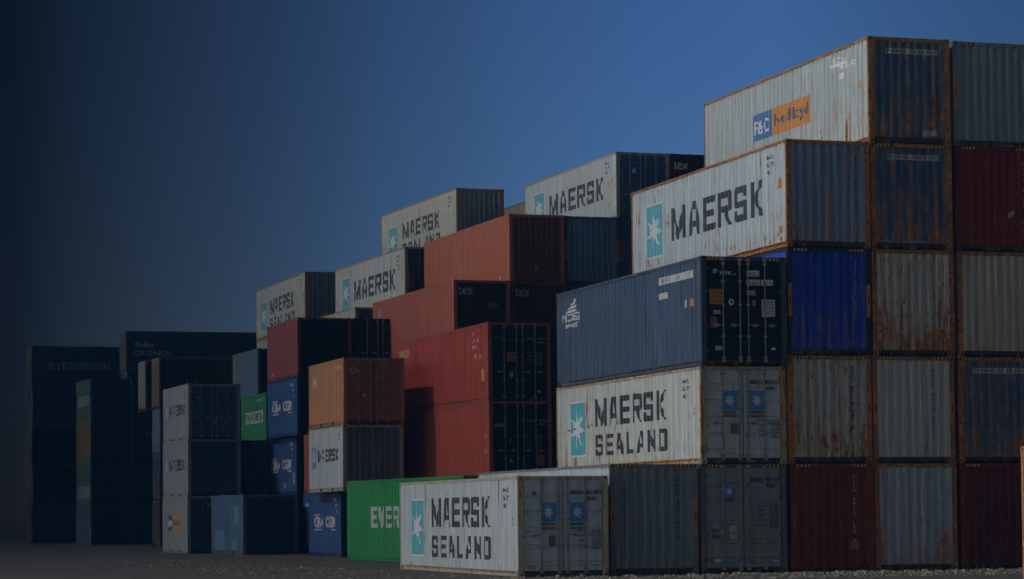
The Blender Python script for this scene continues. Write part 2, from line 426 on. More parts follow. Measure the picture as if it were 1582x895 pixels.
            for xr in rods:
                rm = MB(); yr = y0 - sy * .035
                rm.tube((xr, yr, z0 - .05), (xr, yr, z1 + .06), .017, 8)
                for zz in (z0 + .06, z0 + .62, (z0 + z1) / 2 + .15, z1 - .55, z1 - .08): rm.box((xr - .045, min(yr - .024, y0 - .001), zz - .028), (xr + .045, max(yr + .024, y0 + .001) - .003 if not far else max(yr + .024, y0 + .001), zz + .028))
                for zz in (z0 - .03, z1 + .035): rm.box((xr - .05, yr - .028, zz - .035), (xr + .05, yr + .020, zz + .035))
                rm.build('lock_rod', rodm, dr)
                hm = MB(); zh = z0 + .92; dx = .34 if k == 1 else -.34
                hm.tube((xr, yr - sy * .03, zh), (xr + dx * .9, yr - sy * .03, zh - .015), .013, 6)
                hm.box((xr + dx * .55 - .05, min(yr - .02 * sy, y0 - .002 * sy), zh - .05), (xr + dx * .55 + .05, max(yr - .02 * sy, y0 - .002 * sy), zh + .035))
                if s.detail: hm.build('handle', rodm, dr)
            if s.detail:
                for zz in (z0 + .22, z0 + .86, z1 - .80, z1 - .2):
                    hg = MB(); xe = xa if k == 0 else xb; sx = -1 if k == 0 else 1
                    hg.box((min(xe - .05 * sx, xe + .09 * sx), min(y0 - .030 * sy, y0 - .002 * sy), zz - .035), (max(xe - .05 * sx, xe + .09 * sx), max(y0 - .030 * sy, y0 - .002 * sy), zz + .035))
                    hg.build('hinge', s.mframe, dr)
    def hazard(s):
        z0, z1 = s.H - .10, s.H - .03
        for xa in (.18, W - .62):
            ys = [[(xa + i * .11, z0), (xa + i * .11 + .055, z0), (xa + i * .11 + .095, z1), (xa + i * .11 + .04, z1)] for i in range(4)]
            bk = [rect(xa - .01, z0 - .006, xa + .46, z1 + .006)]
            s.part('hazard_stripe', bk, flat(BLACK, .7), 'post', -.003); s.part('hazard_stripe', ys, flat((.55, .26, .02), .6), 'post', -.0005)
    def postmarks(s):
        z = s.H / 2
        for xa in (.022, W - .128):
            s.part('height_marker', rrect(xa, z - .42, xa + .106, z + .48, .05), flat((.50, .17, .012), .6, .2), 'post', .002)
            s.part('height_marker_text', [rect(xa + .03, z - .06, xa + .08, z + .14)] + text_v('96', xa + .035, z + .34, .05, .07) + text_v('26M', xa + .035, z - .10, .045, .07), flat(BLACK, .6), 'post', .005)
    # ---- liveries
    def star_panel(s, s0, s1, z0, z1, blue=(.07, .36, .44)):
        bl = s.part('emblem_panel', rrect(s0, z0, s1, z1, .16), flat(blue, .5, .1))
        bd = rrect(s0 - .05, z0 - .05, s1 + .05, z1 + .05, .19)
        s.part('emblem_border', bd, flat(CREAM, .6), off=.002)
        s.part('star_emblem', star((s0 + s1) / 2, (z0 + z1) / 2, (s1 - s0) * .46, (z1 - z0) * .38, 7, .40, .12), flat((.55, .58, .58), .5), off=.006)
    def parts(s, name, groups, mat, face='side', off=.004):
        for g in groups: s.part(name, g, mat, face, off)
    def big_letters(s, sealand=True, panel=(.07, .36, .44), num=('MSKU', '621 787', '4261')):
        L, H = s.L, s.H; ink = flat((.016, .020, .028), .5, .15)
        if L > 7:
            if sealand:
                s.star_panel(1.22, 2.66, .47, 2.04, panel)
                s.part('lettering', block('MAERSK', 3.62, 1.27, .82, .80, .184), ink)
                s.part('lettering', block('SEALAND', 3.62, .41, .62, .60, .288), ink)
            else:
                s.star_panel(1.2, 2.72, .72, 2.28, panel)
                s.part('lettering', block('MAERSK', 3.40, 1.03, .99, .97, .22), ink)
            s.parts('number_marking', [text(num[0], L - 1.35, H - .42, .42, .13), text(num[1], L - 1.35, H - .62, .52, .13), text(num[2], L - 1.35, H - .82, .3, .13)], ink)
            s.part('number_marking', text_v('45', L - .55, H - 1.02, .09, .13), ink)
        else:
            s.part('emblem_panel', rrect(.42, .95, 1.30, 1.83, .12), flat((.10, .26, .42), .5, .1))
            s.part('star_emblem', star(.86, 1.39, .36, .40, 7, .42), flat((.5, .52, .52), .5), off=.006)
            s.part('lettering', block('MAERSK', 1.60, 1.20, .50, .46, .147), ink)
            s.parts('number_marking', [text('MSKU', L - .95, H - .42, .35, .11), text('241', L - .95, H - .6, .3, .11)], ink)
    def door_stars(s, n=2, z=None, size=.36):
        z = z or 1.41
        xs = (.62, 1.40) if n == 2 else (.68,)
        for xa in xs:
            s.part('emblem_panel', rrect(xa, z, xa + size, z + size * 1.25, .02), flat((.025, .18, .48), .5, .1), 'door', .036)
            s.part('star_emblem', star(xa + size / 2, z + size * .62, size * .42, size * .5, 7, .40), flat((.5, .52, .54), .5), 'door', .039)
            s.parts('emblem_text', [text('MAERSK', xa, z - .10, size, .075, .03)] + ([text('SEALAND', xa, z - .20, size, .075, .03)] if n == 2 else []), flat(BLACK, .5), 'door', .036)
    def door_text(s, a, b, c_, colr=BLACK, x=1.42, z=None, h=.11):
        z = z or s.H - .48; m_ = flat(colr, .5)
        s.parts('number_marking', [text(a, x, z, .34, h, .02), text(b, x + .42, z, .44, h, .02), text(c_, x + .42, z - h * 1.5, .27, h, .02)], m_, 'door', .034)
    def data_text(s, colr, x=1.5, z=1.5, rows=4, wd=.6):
        ps = []
        words = ['MAX GR', 'TARE', 'NET', 'CU CAP', 'PAYLD']; nums = ['30 480', '3 900', '26 580', '76.4', '67 200']
        for i in range(rows): ps += text(words[i % 5], x, z - i * .13, .22, .055) + text(nums[i % 5], x + .36, z - i * .13, .26, .055) + text(nums[(i + 2) % 5], x + .36, z - i * .13 - .062, .26, .045)
        s.part('weight_table', ps, flat(colr, .5), 'door', .034)
    def sticker(s, x, z, w_, h, colr, face='door', name='sticker', txt=None, ink=BLACK, off=.034):
        s.part(name, [rect(x, z, x + w_, z + h)], flat(colr, .5, .1), face, off)
        if txt:
            ps = []; n = len(txt)
            for i, t in enumerate(txt): ps += text(t, x + w_ * .08, z + h - (i + 1) * h * .9 / n - h * .02, w_ * .84, h * .62 / n, .01)
            s.part(name + '_text', ps, flat(ink, .5), face, off + .003)
    def vnum(s, txt, colr=BLACK, x=1.98, ztop=None, size=.10, step=.135):
        s.part('number_marking', text_v(txt, x, ztop or s.H - .35, size, step), flat(colr, .5), 'end')
    def hnum(s, txt, x0=.55, w_=1.55, z=None):
        z = z or s.H - .45
        s.part('number_panel', [rect(x0, z, x0 + w_, z + .15)], flat((.42, .40, .36), .6, .3), 'end')
        s.part('number_marking', text(txt, x0 + .04, z + .03, w_ - .08, .095, .02), flat(BLACK, .5), 'end', .007)

#SETTING
# ---------------------------------------------------------------- dark air volume added to dim the far left
if HAZE:
    mt = bpy.data.materials.new('added_dark_air'); mt.use_nodes = True; n_ = mt.node_tree.nodes; n_.remove(n_['Principled BSDF'])
    pv = n_.new('ShaderNodeVolumePrincipled'); pv.inputs['Color'].default_value = HCOL + (1,); pv.inputs['Density'].default_value = HAZE
    pv.inputs['Anisotropy'].default_value = 0
    mt.node_tree.links.new(pv.outputs[0], n_['Material Output'].inputs['Volume'])
    m_ = MB(); m_.box((-110, -12, -1), (110, 262, 19)); o = m_.build('added_haze', mt); o['kind'] = 'stuff'

# ---------------------------------------------------------------- ground
def ground():
    mt, n, l, p = nodes('packed_dirt')
    v = coords(n, l, (1, 1, 1), False)
    a = noise(n, l, v, .35, 8, .6); b = noise(n, l, v, 6, 8, .7); c_ = noise(n, l, v, 40, 4, .6)
    m1 = mix(n, l, mrange(n, l, a, .35, .65), (.05, .048, .044), (.095, .088, .076))
    m1 = mix(n, l, mrange(n, l, b, .4, .7, 0, .7), m1, (.055, .052, .048))
    m1 = mix(n, l, mrange(n, l, c_, .5, .75, 0, .6), m1, (.22, .205, .18))
    l.new(m1, p.inputs['Base Color']); p.inputs['Roughness'].default_value = .95
    bp = n.new('ShaderNodeBump'); bp.inputs['Strength'].default_value = .8; bp.inputs['Distance'].default_value = .05
    l.new(mth(n, l, 'ADD', b, mth(n, l, 'MULTIPLY', c_, .5)), bp.inputs['Height']); l.new(bp.outputs[0], p.inputs['Normal'])
    m_ = MB(); m_.quad((-3000, -3000, 0), (3000, -3000, 0), (3000, 3000, 0), (-3000, 3000, 0))
    o = m_.build('ground', mt); o['kind'] = 'structure'
    # loose stones in front of the stacks
    m_ = MB()
    for i in range(2600):
        x = rnd.uniform(14, 36); y = rnd.uniform(58.5, 64.4) if x > 19 else rnd.uniform(60, 100)
        if rnd.random() < .25: x = rnd.uniform(26, 36); y = rnd.uniform(62.3, 64.2)
        r = rnd.uniform(.012, .05) if rnd.random() < .93 else rnd.uniform(.05, .09)
        k = len(m_.v); a0 = rnd.uniform(0, 6.28); hh = r * rnd.uniform(.5, .9)
        ring = [(x + r * rnd.uniform(.7, 1.2) * math.cos(a0 + q * 1.2566), y + r * rnd.uniform(.7, 1.2) * math.sin(a0 + q * 1.2566)) for q in range(5)]
        m_.v += [(q[0], q[1], -.005) for q in ring] + [(x + (q[0] - x) * .65, y + (q[1] - y) * .65, hh) for q in ring]
        for q in range(5): m_.f.append((k + q, k + (q + 1) % 5, k + 5 + (q + 1) % 5, k + 5 + q))
        m_.f.append((k + 5, k + 6, k + 7, k + 8, k + 9))
    g = m_.build('gravel', flat((.26, .23, .18), .9, .3)); g['kind'] = 'stuff'
ground()

GREY = (.36, .40, .43); WHITE = (.46, .53, .56); LG = (.33, .37, .40)
C = Container
# ---------------------------------------------------------------- front block
c0 = C('white container alone on the ground at the front, grey doors with two blue star stickers', 20.06, 64.2, 0, L40, H1, -.5, WHITE, (.42, .48, .54), (.40, .38, .33), .35, .15, .75, door=True)
c0.big_letters(); c0.door_stars(2, 1.41, .39); c0.door_text('MSKU', '621 787 8', '4261'); c0.data_text((.05, .05, .06), 1.62, 1.15)
c0.sticker(.82, .78, .17, .26, (.13, .07, .04), name='plate'); c0.part('round_sticker', ellipse(.44, 2.14, .06), flat((.03, .12, .3)), 'door', .034)
c0.sticker(.25, .2, .2, .08, (.3, .25, .1))
c1 = C('grey ribbed container on the ground between two door-end containers, orange strips on its posts', 22.72, 64.66, 0, L40, H2, -.1, WHITE, (.20, .24, .28), (.16, .18, .2), .25, .12, .3, hazard=True, marks=True)
c1.vnum('MSKU 932 4510', (.03, .02, .03), 1.86, 2.55, .09, .125)
c2 = C('dull grey door-end container on the ground under the white star container', 25.25, 64.66, 0, L40, H2, 0, WHITE, (.20, .23, .25), (.10, .11, .12), .25, .35, .4, door=True, hazard=True)
c2.door_stars(1, 2.01, .24); c2.door_text('MSKU', '932 772 5', '4561', (.01, .01, .012)); c2.data_text((.02, .02, .025), 1.58, 1.75, 5)
c2.sticker(.30, .92, .2, .26, (.10, .06, .05), name='plate'); c2.sticker(.80, .92, .19, .33, (.50, .50, .48), txt=['CSC', 'SAFETY', 'OK']); c2.part('round_sticker', ellipse(.60, 1.1, .05, 12, .07), flat((.42, .48, .5)), 'door', .034)
for xa, cc in ((.36, (.45, .47, .48)), (.80, (.12, .20, .5)), (1.50, (.42, .17, .03)), (2.02, (.4, .42, .44))): c2.sticker(xa, .30, .19, .09 if xa < 2 else .04, cc)
c3 = C('white container with star panel and rust dots, below the blue-sided one', 25.33, 64.8, H2, L40, H1, 0, (.50, .54, .52), (.43, .48, .52), (.42, .36, .25), .42, .22, .95, door=True)
c3.big_letters(); c3.door_stars(2, 1.43, .40); c3.door_text('MSKU', '853 017 5', '4261'); c3.data_text((.05, .05, .06), 1.62, 1.12)
c3.sticker(.84, .80, .2, .28, (.14, .07, .03), name='plate'); c3.sticker(.32, .20, .2, .08, (.45, .46, .46)); c3.sticker(1.92, .20, .18, .07, (.45, .46, .46))
c3.part('rust_spot', [q for i in range(14) for q in ellipse(.25 + i * .235 + rnd.uniform(-.05, .05), 1.18 + i * .012 + rnd.uniform(-.02, .02), rnd.uniform(.025, .055), 7)], flat((.30, .09, .02), .9, .3), off=.009)
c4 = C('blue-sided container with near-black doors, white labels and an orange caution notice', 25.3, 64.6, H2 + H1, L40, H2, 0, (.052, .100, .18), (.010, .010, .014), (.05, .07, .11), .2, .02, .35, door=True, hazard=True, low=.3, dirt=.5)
WHT = (.55, .56, .56)
c4.part('emblem', [[(.78, 2.22), (1.7, 2.22), (1.78, 2.30), (.95, 2.29)], [(.98, 2.32), (1.72, 2.34), (1.76, 2.43), (1.25, 2.40)], [(1.28, 2.43), (1.70, 2.46), (1.74, 2.62), (1.50, 2.52)]], flat(WHT, .5))
c4.part('lettering', text('NICOISG', .52, 1.95, 1.55, .25, .03), flat(WHT, .5)); c4.part('lettering', text('KAHLST', .85, 1.76, 1.15, .13, .03), flat(WHT, .5))
s0 = L40 - 3.25
c4.part('number_panel', [rect(s0, 2.38, s0 + 2.55, 2.58)], flat((.50, .50, .46), .5, .25)); c4.part('number_marking', text('FMCU 4383 205', s0 + .08, 2.42, 2.4, .12), flat((.25, .27, .3)), off=.008)
c4.part('label_panel', [rect(s0, 1.98, s0 + .75, 2.15)], flat((.50, .50, .46), .5, .25)); c4.part('label_panel', [rect(L40 - 1.3, 1.62, L40 - 1.08, 1.82)], flat((.50, .50, .46), .5, .2)); c4.part('label_panel', [rect(L40 - .85, 1.62, L40 - .62, 1.82)], flat((.5, .2, .03), .5, .2))
c4.sticker(1.30, 2.37, .36, .16, WHT, txt=['NYKU']); c4.sticker(1.30, 2.13, .38, .155, WHT, txt=['4383']); c4.sticker(1.71, 2.13, .34, .155, WHT, txt=['20 5']); c4.sticker(1.30, 1.87, .24, .12, (.4, .4, .4), txt=['45G1'])
c4.sticker(1.72, 1.30, .38, .46, (.48, .49, .49), txt=['MAX GW 30480', 'TARE 3900', 'NET 26580', 'CU CAP 76.4', 'CU FT 2700']); c4.sticker(.24, 1.62, .40, .40, (.42, .15, .015), name='warning_sticker', txt=['CAUTION', '9\'6" HIGH', 'TRAILER'])
c4.sticker(.34, 1.36, .2, .1, (.4, .42, .44), txt=['45 RCX']); c4.sticker(.26, 1.0, .18, .28, (.25, .10, .03), name='warning_sticker', txt=['26', '96']); c4.sticker(1.45, 1.58, .10, .15, (.42, .15, .02))
c4.sticker(.38, .40, .2, .11, (.38, .36, .35)); c4.sticker(1.98, .42, .12, .06, WHT)
c4.part('emblem', [[(.34, 2.44 + i * .04), (.46, 2.46 + i * .04), (.46, 2.485 + i * .04), (.34, 2.465 + i * .04)] for i in range(3)], flat((.6, .5, .5)), 'door', .034)
c4.part('lettering', text('NYK', .54, 2.40, .34, .10, .03) + text('LINE', .90, 2.40, .10, .035), flat(WHT), 'door', .034)
c4.part('round_sticker', ellipse(.85, 1.68, .075, 16, .095), flat(WHT), 'door', .034); c4.part('round_sticker', ellipse(.85, 1.68, .035, 12, .05), flat(BLACK), 'door', .037)
# second column from the right block
X3, Y3 = 27.80, 64.68
DR = (.16, .020, .004)
q = C('dark red ribbed container on the ground with a white column of numbers and yellow label', X3, Y3, 0, L40, H2, 0, (.20, .04, .03), DR, DR, .3, .1, .35, hazard=True, low=.8)
q.vnum('CAXU 4972 195 0', (.45, .45, .42), 1.84, 2.62, .085, .122); q.sticker(1.72, .58, .22, .22, (.38, .20, .02), 'end', txt=['SUPER', 'HEAVY', '30T'], off=.005)
q = C('light grey ribbed container with thick rust runs, second level right of the star doors', X3, Y3 + .05, H2, L40, H2, 0, LG, (.42, .45, .46), (.14, .08, .035), .5, .78, 1.2, hazard=True, marks=True, low=.7)
q.vnum('MSKU 801 8 BBC 0', (.03, .03, .03), 1.86, 2.62, .085, .105)
q = C('bright cobalt blue ribbed container with black scrape patches near its foot', X3 + .02, Y3 + .05, 2 * H2, L40, H2, 0, (.02, .06, .45), (.012, .045, .42), (.02, .022, .035), .2, .3, .3, hazard=True, marks=True, low=1.0)
q.vnum('GSTU 4512 675 5', (.30, .34, .42), 1.97, 2.6, .085, .11)
q = C('white-sided container with teal star panel, biggest letters and ribbed grey-blue end', X3, Y3 - .03, 3 * H2, L40, H2, 0, (.46, .54, .57), (.17, .25, .38), (.22, .11, .045), .45, .6, 1.2, low=.5)
q.big_letters(False); q.vnum('MSKU 801 4570', (.03, .03, .04), 2.0, 2.5, .10, .13)
q.part('warning_sticker', [[(L40 - .75, 1.62), (L40 - .40, 1.62), (L40 - .46, 1.95)]], flat((.5, .2, .03))); q.sticker(L40 - .62, .40, .2, .2, (.45, .18, .03), 'side', off=.005)
# third column
X4, Y4 = 30.28, 64.72
q = C('pale blue-grey ribbed container on the ground with rusty posts between two dark red ones', X4, Y4, 0, L40, H2, 0, LG, (.34, .42, .52), (.13, .08, .04), .3, .6, 1.2, low=1.0)
q.vnum('PONU 806 4112 5', (.02, .02, .03), 1.98, 2.5, .09, .115)
q = C('clean light grey ribbed container with orange strips on both posts, second level, middle column', X4, Y4 + .04, H2, L40, H2, 0, LG, (.44, .45, .44), (.15, .09, .04), .2, .22, 1.0, hazard=True, marks=True)
q.vnum('MSKU 8135 55 7', (.03, .03, .03), 1.80, 2.6, .085, .13)
q = C('rust-eaten grey ribbed container with brown lower half above the clean light grey one', X4 + .03, Y4 + .02, 2 * H2, L40, H2, 0, LG, (.44, .45, .44), (.09, .045, .022), .5, .78, 1.2, low=1.3)
q.vnum('MSKU 80 41 22', (.03, .03, .03), 1.97, 2.6, .085, .13); q.sticker(.85, .2, .26, .26, (.16, .10, .04), 'end', 'plate', off=.005)
q = C('navy ribbed container with a white number strip, directly below the top corner container', X4 + .02, Y4 + .02, 3 * H2, L40, H2, 0, (.05, .09, .17), (.045, .085, .17), (.10, .045, .025), .3, .65, 1.2, low=.8, hazard=True)
q.hnum('P O N U  7 8 1 4 4 0 5'); q.sticker(.35, .2, .28, .05, (.2, .22, .25), 'end', 'paint_patch', off=.005); q.sticker(.95, .2, .75, .05, (.2, .22, .25), 'end', 'paint_patch', off=.005)
q = C('topmost corner container with a blue and orange logo panel and rusty navy end', X4, Y4, 4 * H2, L40, H2, 0, (.39, .44, .44), (.06, .10, .17), (.20, .10, .04), .4, .55, 1.2, low=.8)
q.hnum('P O N U  7 8 0 6 5 0 4'); q.sticker(1.62, .22, .42, .16, (.30, .34, .36), 'end', 'paint_patch', off=.005)
q.part('logo_panel', [rect(3.95, 1.12, 5.36, 1.92)], flat((.035, .13, .34), .5, .15)); q.part('logo_panel', [rect(5.36, 1.12, 8.25, 1.92)], flat((.50, .19, .02), .5, .15))
q.part('lettering', text('P&O', 4.12, 1.30, 1.12, .42, .02), flat(WHT), off=.008); q.part('lettering', text('Nedlloyd', 5.6, 1.28, 2.5, .46, .008), flat((.035, .07, .16)), off=.008)
q.parts('number_marking', [text('PONU', L40 - 2.4, 2.52, .9, .14), text('780650', L40 - 2.1, 2.28, 1.2, .14)], flat(CREAM)); q.parts('paint_patch', [[rect(L40 - 1.9, 2.02, L40 - 1.6, 2.18)], [rect(L40 - 2.5, 2.40, L40 - 1.5, 2.50)]], flat(CREAM), off=.003)
q.part('sticker', [rect(L40 - .75, 1.55, L40 - .55, 1.78)], flat((.5, .2, .03)))
# fourth column, cut by the picture's right edge
X5, Y5 = 32.84, 64.74
C('plain dark red ribbed container on the ground in the rightmost column', X5, Y5, 0, L40, H2, 0, DR, (.12, .015, .004), DR, .2, .1, .3, low=1., hazard=True)
q = C('navy ribbed container with white number strip and long rust runs, second level, rightmost column', X5, Y5 + .02, H2, L40, H2, 0, (.06, .11, .19), (.055, .10, .18), (.06, .03, .02), .3, .62, 1.2, low=.9, hazard=True); q.hnum('P O N U  7 7 7 5 8 0 1', .45, 1.6)
q = C('beige-grey ribbed container with rust only at its foot, between navy and red ones', X5 + .03, Y5 + .02, 2 * H2, L40, H2, 0, LG, (.44, .41, .36), (.13, .08, .04), .2, .38, 1.0, low=1.)
q = C('brick red ribbed container with white upright numbers below the top grey one', X5 + .02, Y5, 3 * H2, L40, H2, 0, (.15, .02, .012), (.17, .016, .006), (.10, .016, .01), .1, .1, .3, hazard=True)
q.vnum('BMOU 4178 16 3', (.40, .38, .36), 2.02, 2.55, .10, .145); q.part('paint_patch', [[(1.6, .92), (1.8, 1.06), (1.8, 1.2), (1.6, 1.06)]], flat((.28, .28, .28)), 'end')
q = C('smooth slate grey ribbed container at the top right with an orange post strip', X5 + .03, Y5 + .1, 4 * H2, L40, H2, 0, (.2, .24, .27), (.19, .23, .27), (.16, .19, .21), .15, .12, .4, hazard=True, marks=True)
q.vnum('MSKU 86 4', (.03, .03, .04), 1.98, 2.5, .10, .2)
C('rust-orange container side just entering at the right edge of the picture', 25.94, 36.24, 0, L40, H2, 0, (.5, .2, .08), (.4, .15, .06), (.45, .2, .1), .4, .4, .8)

#MIDDLE
# ---------------------------------------------------------------- green box and the red stack
q = C('bright green container on the ground behind the front white one, white letters on its side', 23.75, 81.87, 0, L40, H2, 4.4, (.02, .27, .07), (.012, .08, .03), (.02, .24, .07), .06, .05, .12)
q.part('lettering', block('EVERGREEN', 2.68, 1.19, .75, .71, .09, 1), flat((.45, .47, .46)))
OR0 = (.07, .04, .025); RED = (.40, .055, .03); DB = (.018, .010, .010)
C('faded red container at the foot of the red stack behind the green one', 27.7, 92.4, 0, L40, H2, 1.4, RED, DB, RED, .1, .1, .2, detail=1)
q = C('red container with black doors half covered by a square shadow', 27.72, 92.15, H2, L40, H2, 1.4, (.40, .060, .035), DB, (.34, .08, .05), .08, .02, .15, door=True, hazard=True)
q.door_text('UETU', '440276 4', '45G1', (.28, .28, .28), 1.48, 2.12, .09); q.sticker(.20, 1.93, .42, .14, (.12, .16, .28)); q.part('warning_sticker', [[(.74, .62), (.94, .62), (.84, .84)]], flat((.42, .17, .02)), 'door', .034); q.sticker(1.85, .50, .28, .4, (.36, .15, .02), name='warning_sticker', txt=['CAUTION', '9\'6"', 'HIGH'])
q.part('round_sticker', ellipse(.83, 1.42, .06), flat((.03, .08, .2)), 'door', .034); q.data_text((.16, .16, .16), 1.42, 1.62, 4)
q.part('number_marking', text_v('GESU 94', L40 - .95, 2.3, .10, .2), flat((.45, .4, .35))); q.parts('sticker', [[rect(L40 - .7, 1.55, L40 - .45, 1.72)], [rect(L40 - .7, .98, L40 - .42, 1.15)]], flat((.5, .25, .05)))
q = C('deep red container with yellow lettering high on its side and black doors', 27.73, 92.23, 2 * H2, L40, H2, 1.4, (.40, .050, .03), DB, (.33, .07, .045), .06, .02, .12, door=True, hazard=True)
q.part('lettering', text('TRITON', .45, 2.20, 1.5, .33, .05), flat((.52, .30, .05))); q.parts('number_marking', [text('TR', L40 - 2.0, 2.48, .4, .14), text('LU 50', L40 - 2.0, 2.24, .8, .14), text('45G', L40 - 2.0, 2.0, .6, .14)], flat((.45, .42, .4)))
q.parts('sticker', [[rect(L40 - 1.7, 1.62, L40 - 1.55, 1.82)], [rect(L40 - 1.25, 1.60, L40 - 1.0, 1.75)], [rect(L40 - .9, .75, L40 - .5, 1.2)]], flat((.5, .3, .05)))
q.door_text('TRLU', '501307 0', '4541', (.28, .28, .28), 1.48, 2.25, .09); q.part('emblem_text', text('Triton', .24, 2.30, .36, .07), flat((.4, .25, .05)), 'door', .034); q.sticker(.72, 1.45, .32, .34, (.40, .13, .02), name='warning_sticker', txt=['CAUTION', '9\'6"', 'HIGH'])
q.part('warning_sticker', [[(.80, 1.0), (.90, .82), (1.0, 1.0)]], flat((.4, .42, .42)), 'door', .034); q.data_text((.2, .2, .2), 1.48, 1.75, 4); q.sticker(.85, 2.16, .1, .09, (.02, .07, .25)); q.sticker(1.9, .32, .12, .06, (.5, .5, .5))

C('dark brown container right of the red stack with yellow strip on its post', 30.20, 93.5, 2 * H2, L40, H2, 1.4, OR0, (.06, .03, .02), (.10, .06, .03), .2, .2, .4, marks=True)
C('dark brown container right of the red stack, one level above the lowest', 30.19, 93.4, H2, L40, H2, 1.4, OR0, (.05, .025, .018), (.08, .04, .025), .2, .2, .4)
# ---------------------------------------------------------------- orange row above
OR = (.46, .13, .065); OR_SHADE = (.15, .05, .025)  # end tone is the side's orange with its shade put in
Z3 = 2 * H2 + H1
q = C('orange-red container with white name on dark end, below the big orange one', 29.67, 103.52, Z3, L40, H2, 1.6, (.42, .11, .065), (.05, .02, .018), (.38, .12, .08), .12, .1, .3, hazard=False)
q.part('lettering', text('tex', .20, 2.28, .68, .36, .02), flat((.36, .38, .40)), 'end'); q.sticker(1.5, 1.78, .42, .22, (.16, .10, .04), 'end', off=.005); q.vnum('TEXU 407 3', (.18, .18, .18), 2.0, 2.3, .07, .13)
q.part('number_marking', text_v('TEXU 4073', L40 - 1.1, 2.6, .10, .22), flat((.42, .38, .33))); q.part('paint_patch', [rect(.95, 2.15, 1.15, 2.55)], flat((.4, .42, .4)))
q = C('dark brown ribbed container end with white name, directly under the big orange one', 32.22, 103.8, Z3, L40, H2, 1.6, OR, (.065, .026, .022), OR_SHADE, .1, .1, .2)
q.part('lettering', text('tex', .18, 2.26, .68, .38, .02), flat((.34, .36, .38)), 'end'); q.vnum('TEXU 407 9', (.18, .18, .18), 2.05, 2.4, .07, .13)
q = C('big orange container with plain side and shade-darkened ribbed end, top of the middle row', 32.38, 104.48, Z3 + H2, L40, H2, 1.6, OR, OR_SHADE, (.42, .14, .08), .08, .12, .2)
q.parts('number_marking', [text_v('CLHU 8243 705', L40 - 1.5, 2.6, .09, .16), text_v('45G1 09', L40 - .95, 2.3, .09, .18)], flat((.50, .46, .33))); q.vnum('CLHU 82437', (.24, .22, .2), 1.86, 2.5, .07, .14); q.sticker(1.12, .55, .2, .24, (.25, .14, .03), 'end', off=.005)
q.part('sticker', [rect(L40 - 1.5, .25, L40 - 1.3, .4)], flat((.5, .5, .5)))
BE = (.13, .22, .34)
q = C('blue-grey ribbed container with yellow post strips, right of the big orange one', 34.92, 104.76, Z3 + H2, L40, H2, 1.6, BE, BE, (.06, .09, .14), .15, .2, .4, marks=True)
q.vnum('MSKU 862 9', (.02, .025, .03), 1.95, 2.4, .09, .14)
C('dark blue ribbed container below the blue-grey one, only its upper edge showing', 34.85, 104.3, Z3, L40, H2, 1.6, BE, (.05, .09, .15), (.04, .06, .09), .15, .2, .4)
C('dark blue ribbed container under the navy-doored white one, yellow strip on left post', 37.42, 105.0, Z3 + H2, L40, H2, 1.2, BE, (.055, .10, .18), (.05, .07, .1), .15, .2, .4, marks=True)
ZM = 4 * H2 + H1
q = C('high white container with star panel and navy doors against the sky', 37.47, 105.39, ZM, L40, H2, 1.2, (.46, .50, .51), (.05, .09, .16), (.30, .28, .24), .12, .1, .5, door=True)
q.big_letters(False); q.door_stars(1, 1.95, .24); q.parts('sticker', [[rect(L40 - 1.15, 1.55, L40 - .9, 1.75)], [rect(L40 - 1.1, .6, L40 - .88, .8)]], flat((.5, .3, .06))); q.sticker(1.42, .3, .26, .1, (.2, .25, .35)); q.part('round_sticker', ellipse(1.55, 1.0, .07), flat((.15, .25, .4)), 'door', .034)
q = C('dark maroon ribbed container with white name, between navy doors and corner stack', 39.98, 105.45, ZM, L40, H2, 1.2, (.2, .03, .02), (.055, .010, .009), (.06, .012, .01), .08, .05, .1)
q.part('lettering', text('tex', .11, 2.22, .72, .36, .02), flat((.36, .38, .40)), 'end')

C('plain maroon container under the maroon one with the white name', 39.98, 105.3, Z3 + H2, L40, H2, 1.2, (.2, .03, .02), (.055, .010, .009), (.06, .012, .01), .08, .05, .1, detail=1)
C('plain navy container two levels under the maroon one with the white name', 39.95, 105.2, Z3, L40, H2, 1.2, BE, (.05, .09, .15), (.04, .06, .09), .15, .2, .4, detail=1)
C('plain navy container two levels under the navy-doored white one', 37.42, 104.8, Z3, L40, H2, 1.2, BE, (.05, .09, .15), (.04, .06, .09), .15, .2, .4, detail=1)
# ---------------------------------------------------------------- row behind
q = C('weathered white container with rusty frame and two letter lines, above the big orange one', 34.93, 121.25, 5 * H2, L40, H2, 2.9, (.46, .48, .44), (.22, .25, .29), (.28, .19, .10), .5, .45, 1.0)
q.big_letters(True)
C('tan container edge glimpsed in the gap left of the navy-doored white one', 39.0, 122.3, 5 * H2 - .3, L40, H2, 1.5, (.42, .38, .30), (.2, .2, .2), (.4, .33, .22), .5, .4, .9)
q = C('white container with star panel and patchy dark end, left of big orange one', 31.56, 118.32, Z3 + H2, L40, H2, 2.1, (.5, .51, .49), (.06, .075, .095), (.32, .28, .22), .25, .4, .7)
q.big_letters(False); q.part('sticker', [rect(L40 - 1.15, 1.9, L40 - .95, 2.1)], flat((.5, .3, .06)))
C('white container mostly hidden behind the black door end, grey corner showing', 29.08, 118.0, Z3, L40, H2, 2.1, (.5, .5, .47), (.09, .11, .13), (.36, .30, .24), .3, .3, .8)
q = C('leftmost high white container with pale star panel and two lines of letters', 30.47, 134.58, 4 * H2, L40, H2, .4, (.46, .49, .46), (.20, .23, .27), (.30, .22, .13), .45, .45, .9)
q.big_letters(True)
C('white container sliver under the leftmost high white one', 30.45, 134.4, 3 * H2, L40, H2, .4, (.48, .49, .45), (.12, .14, .16), (.34, .28, .2), .4, .4, .8)

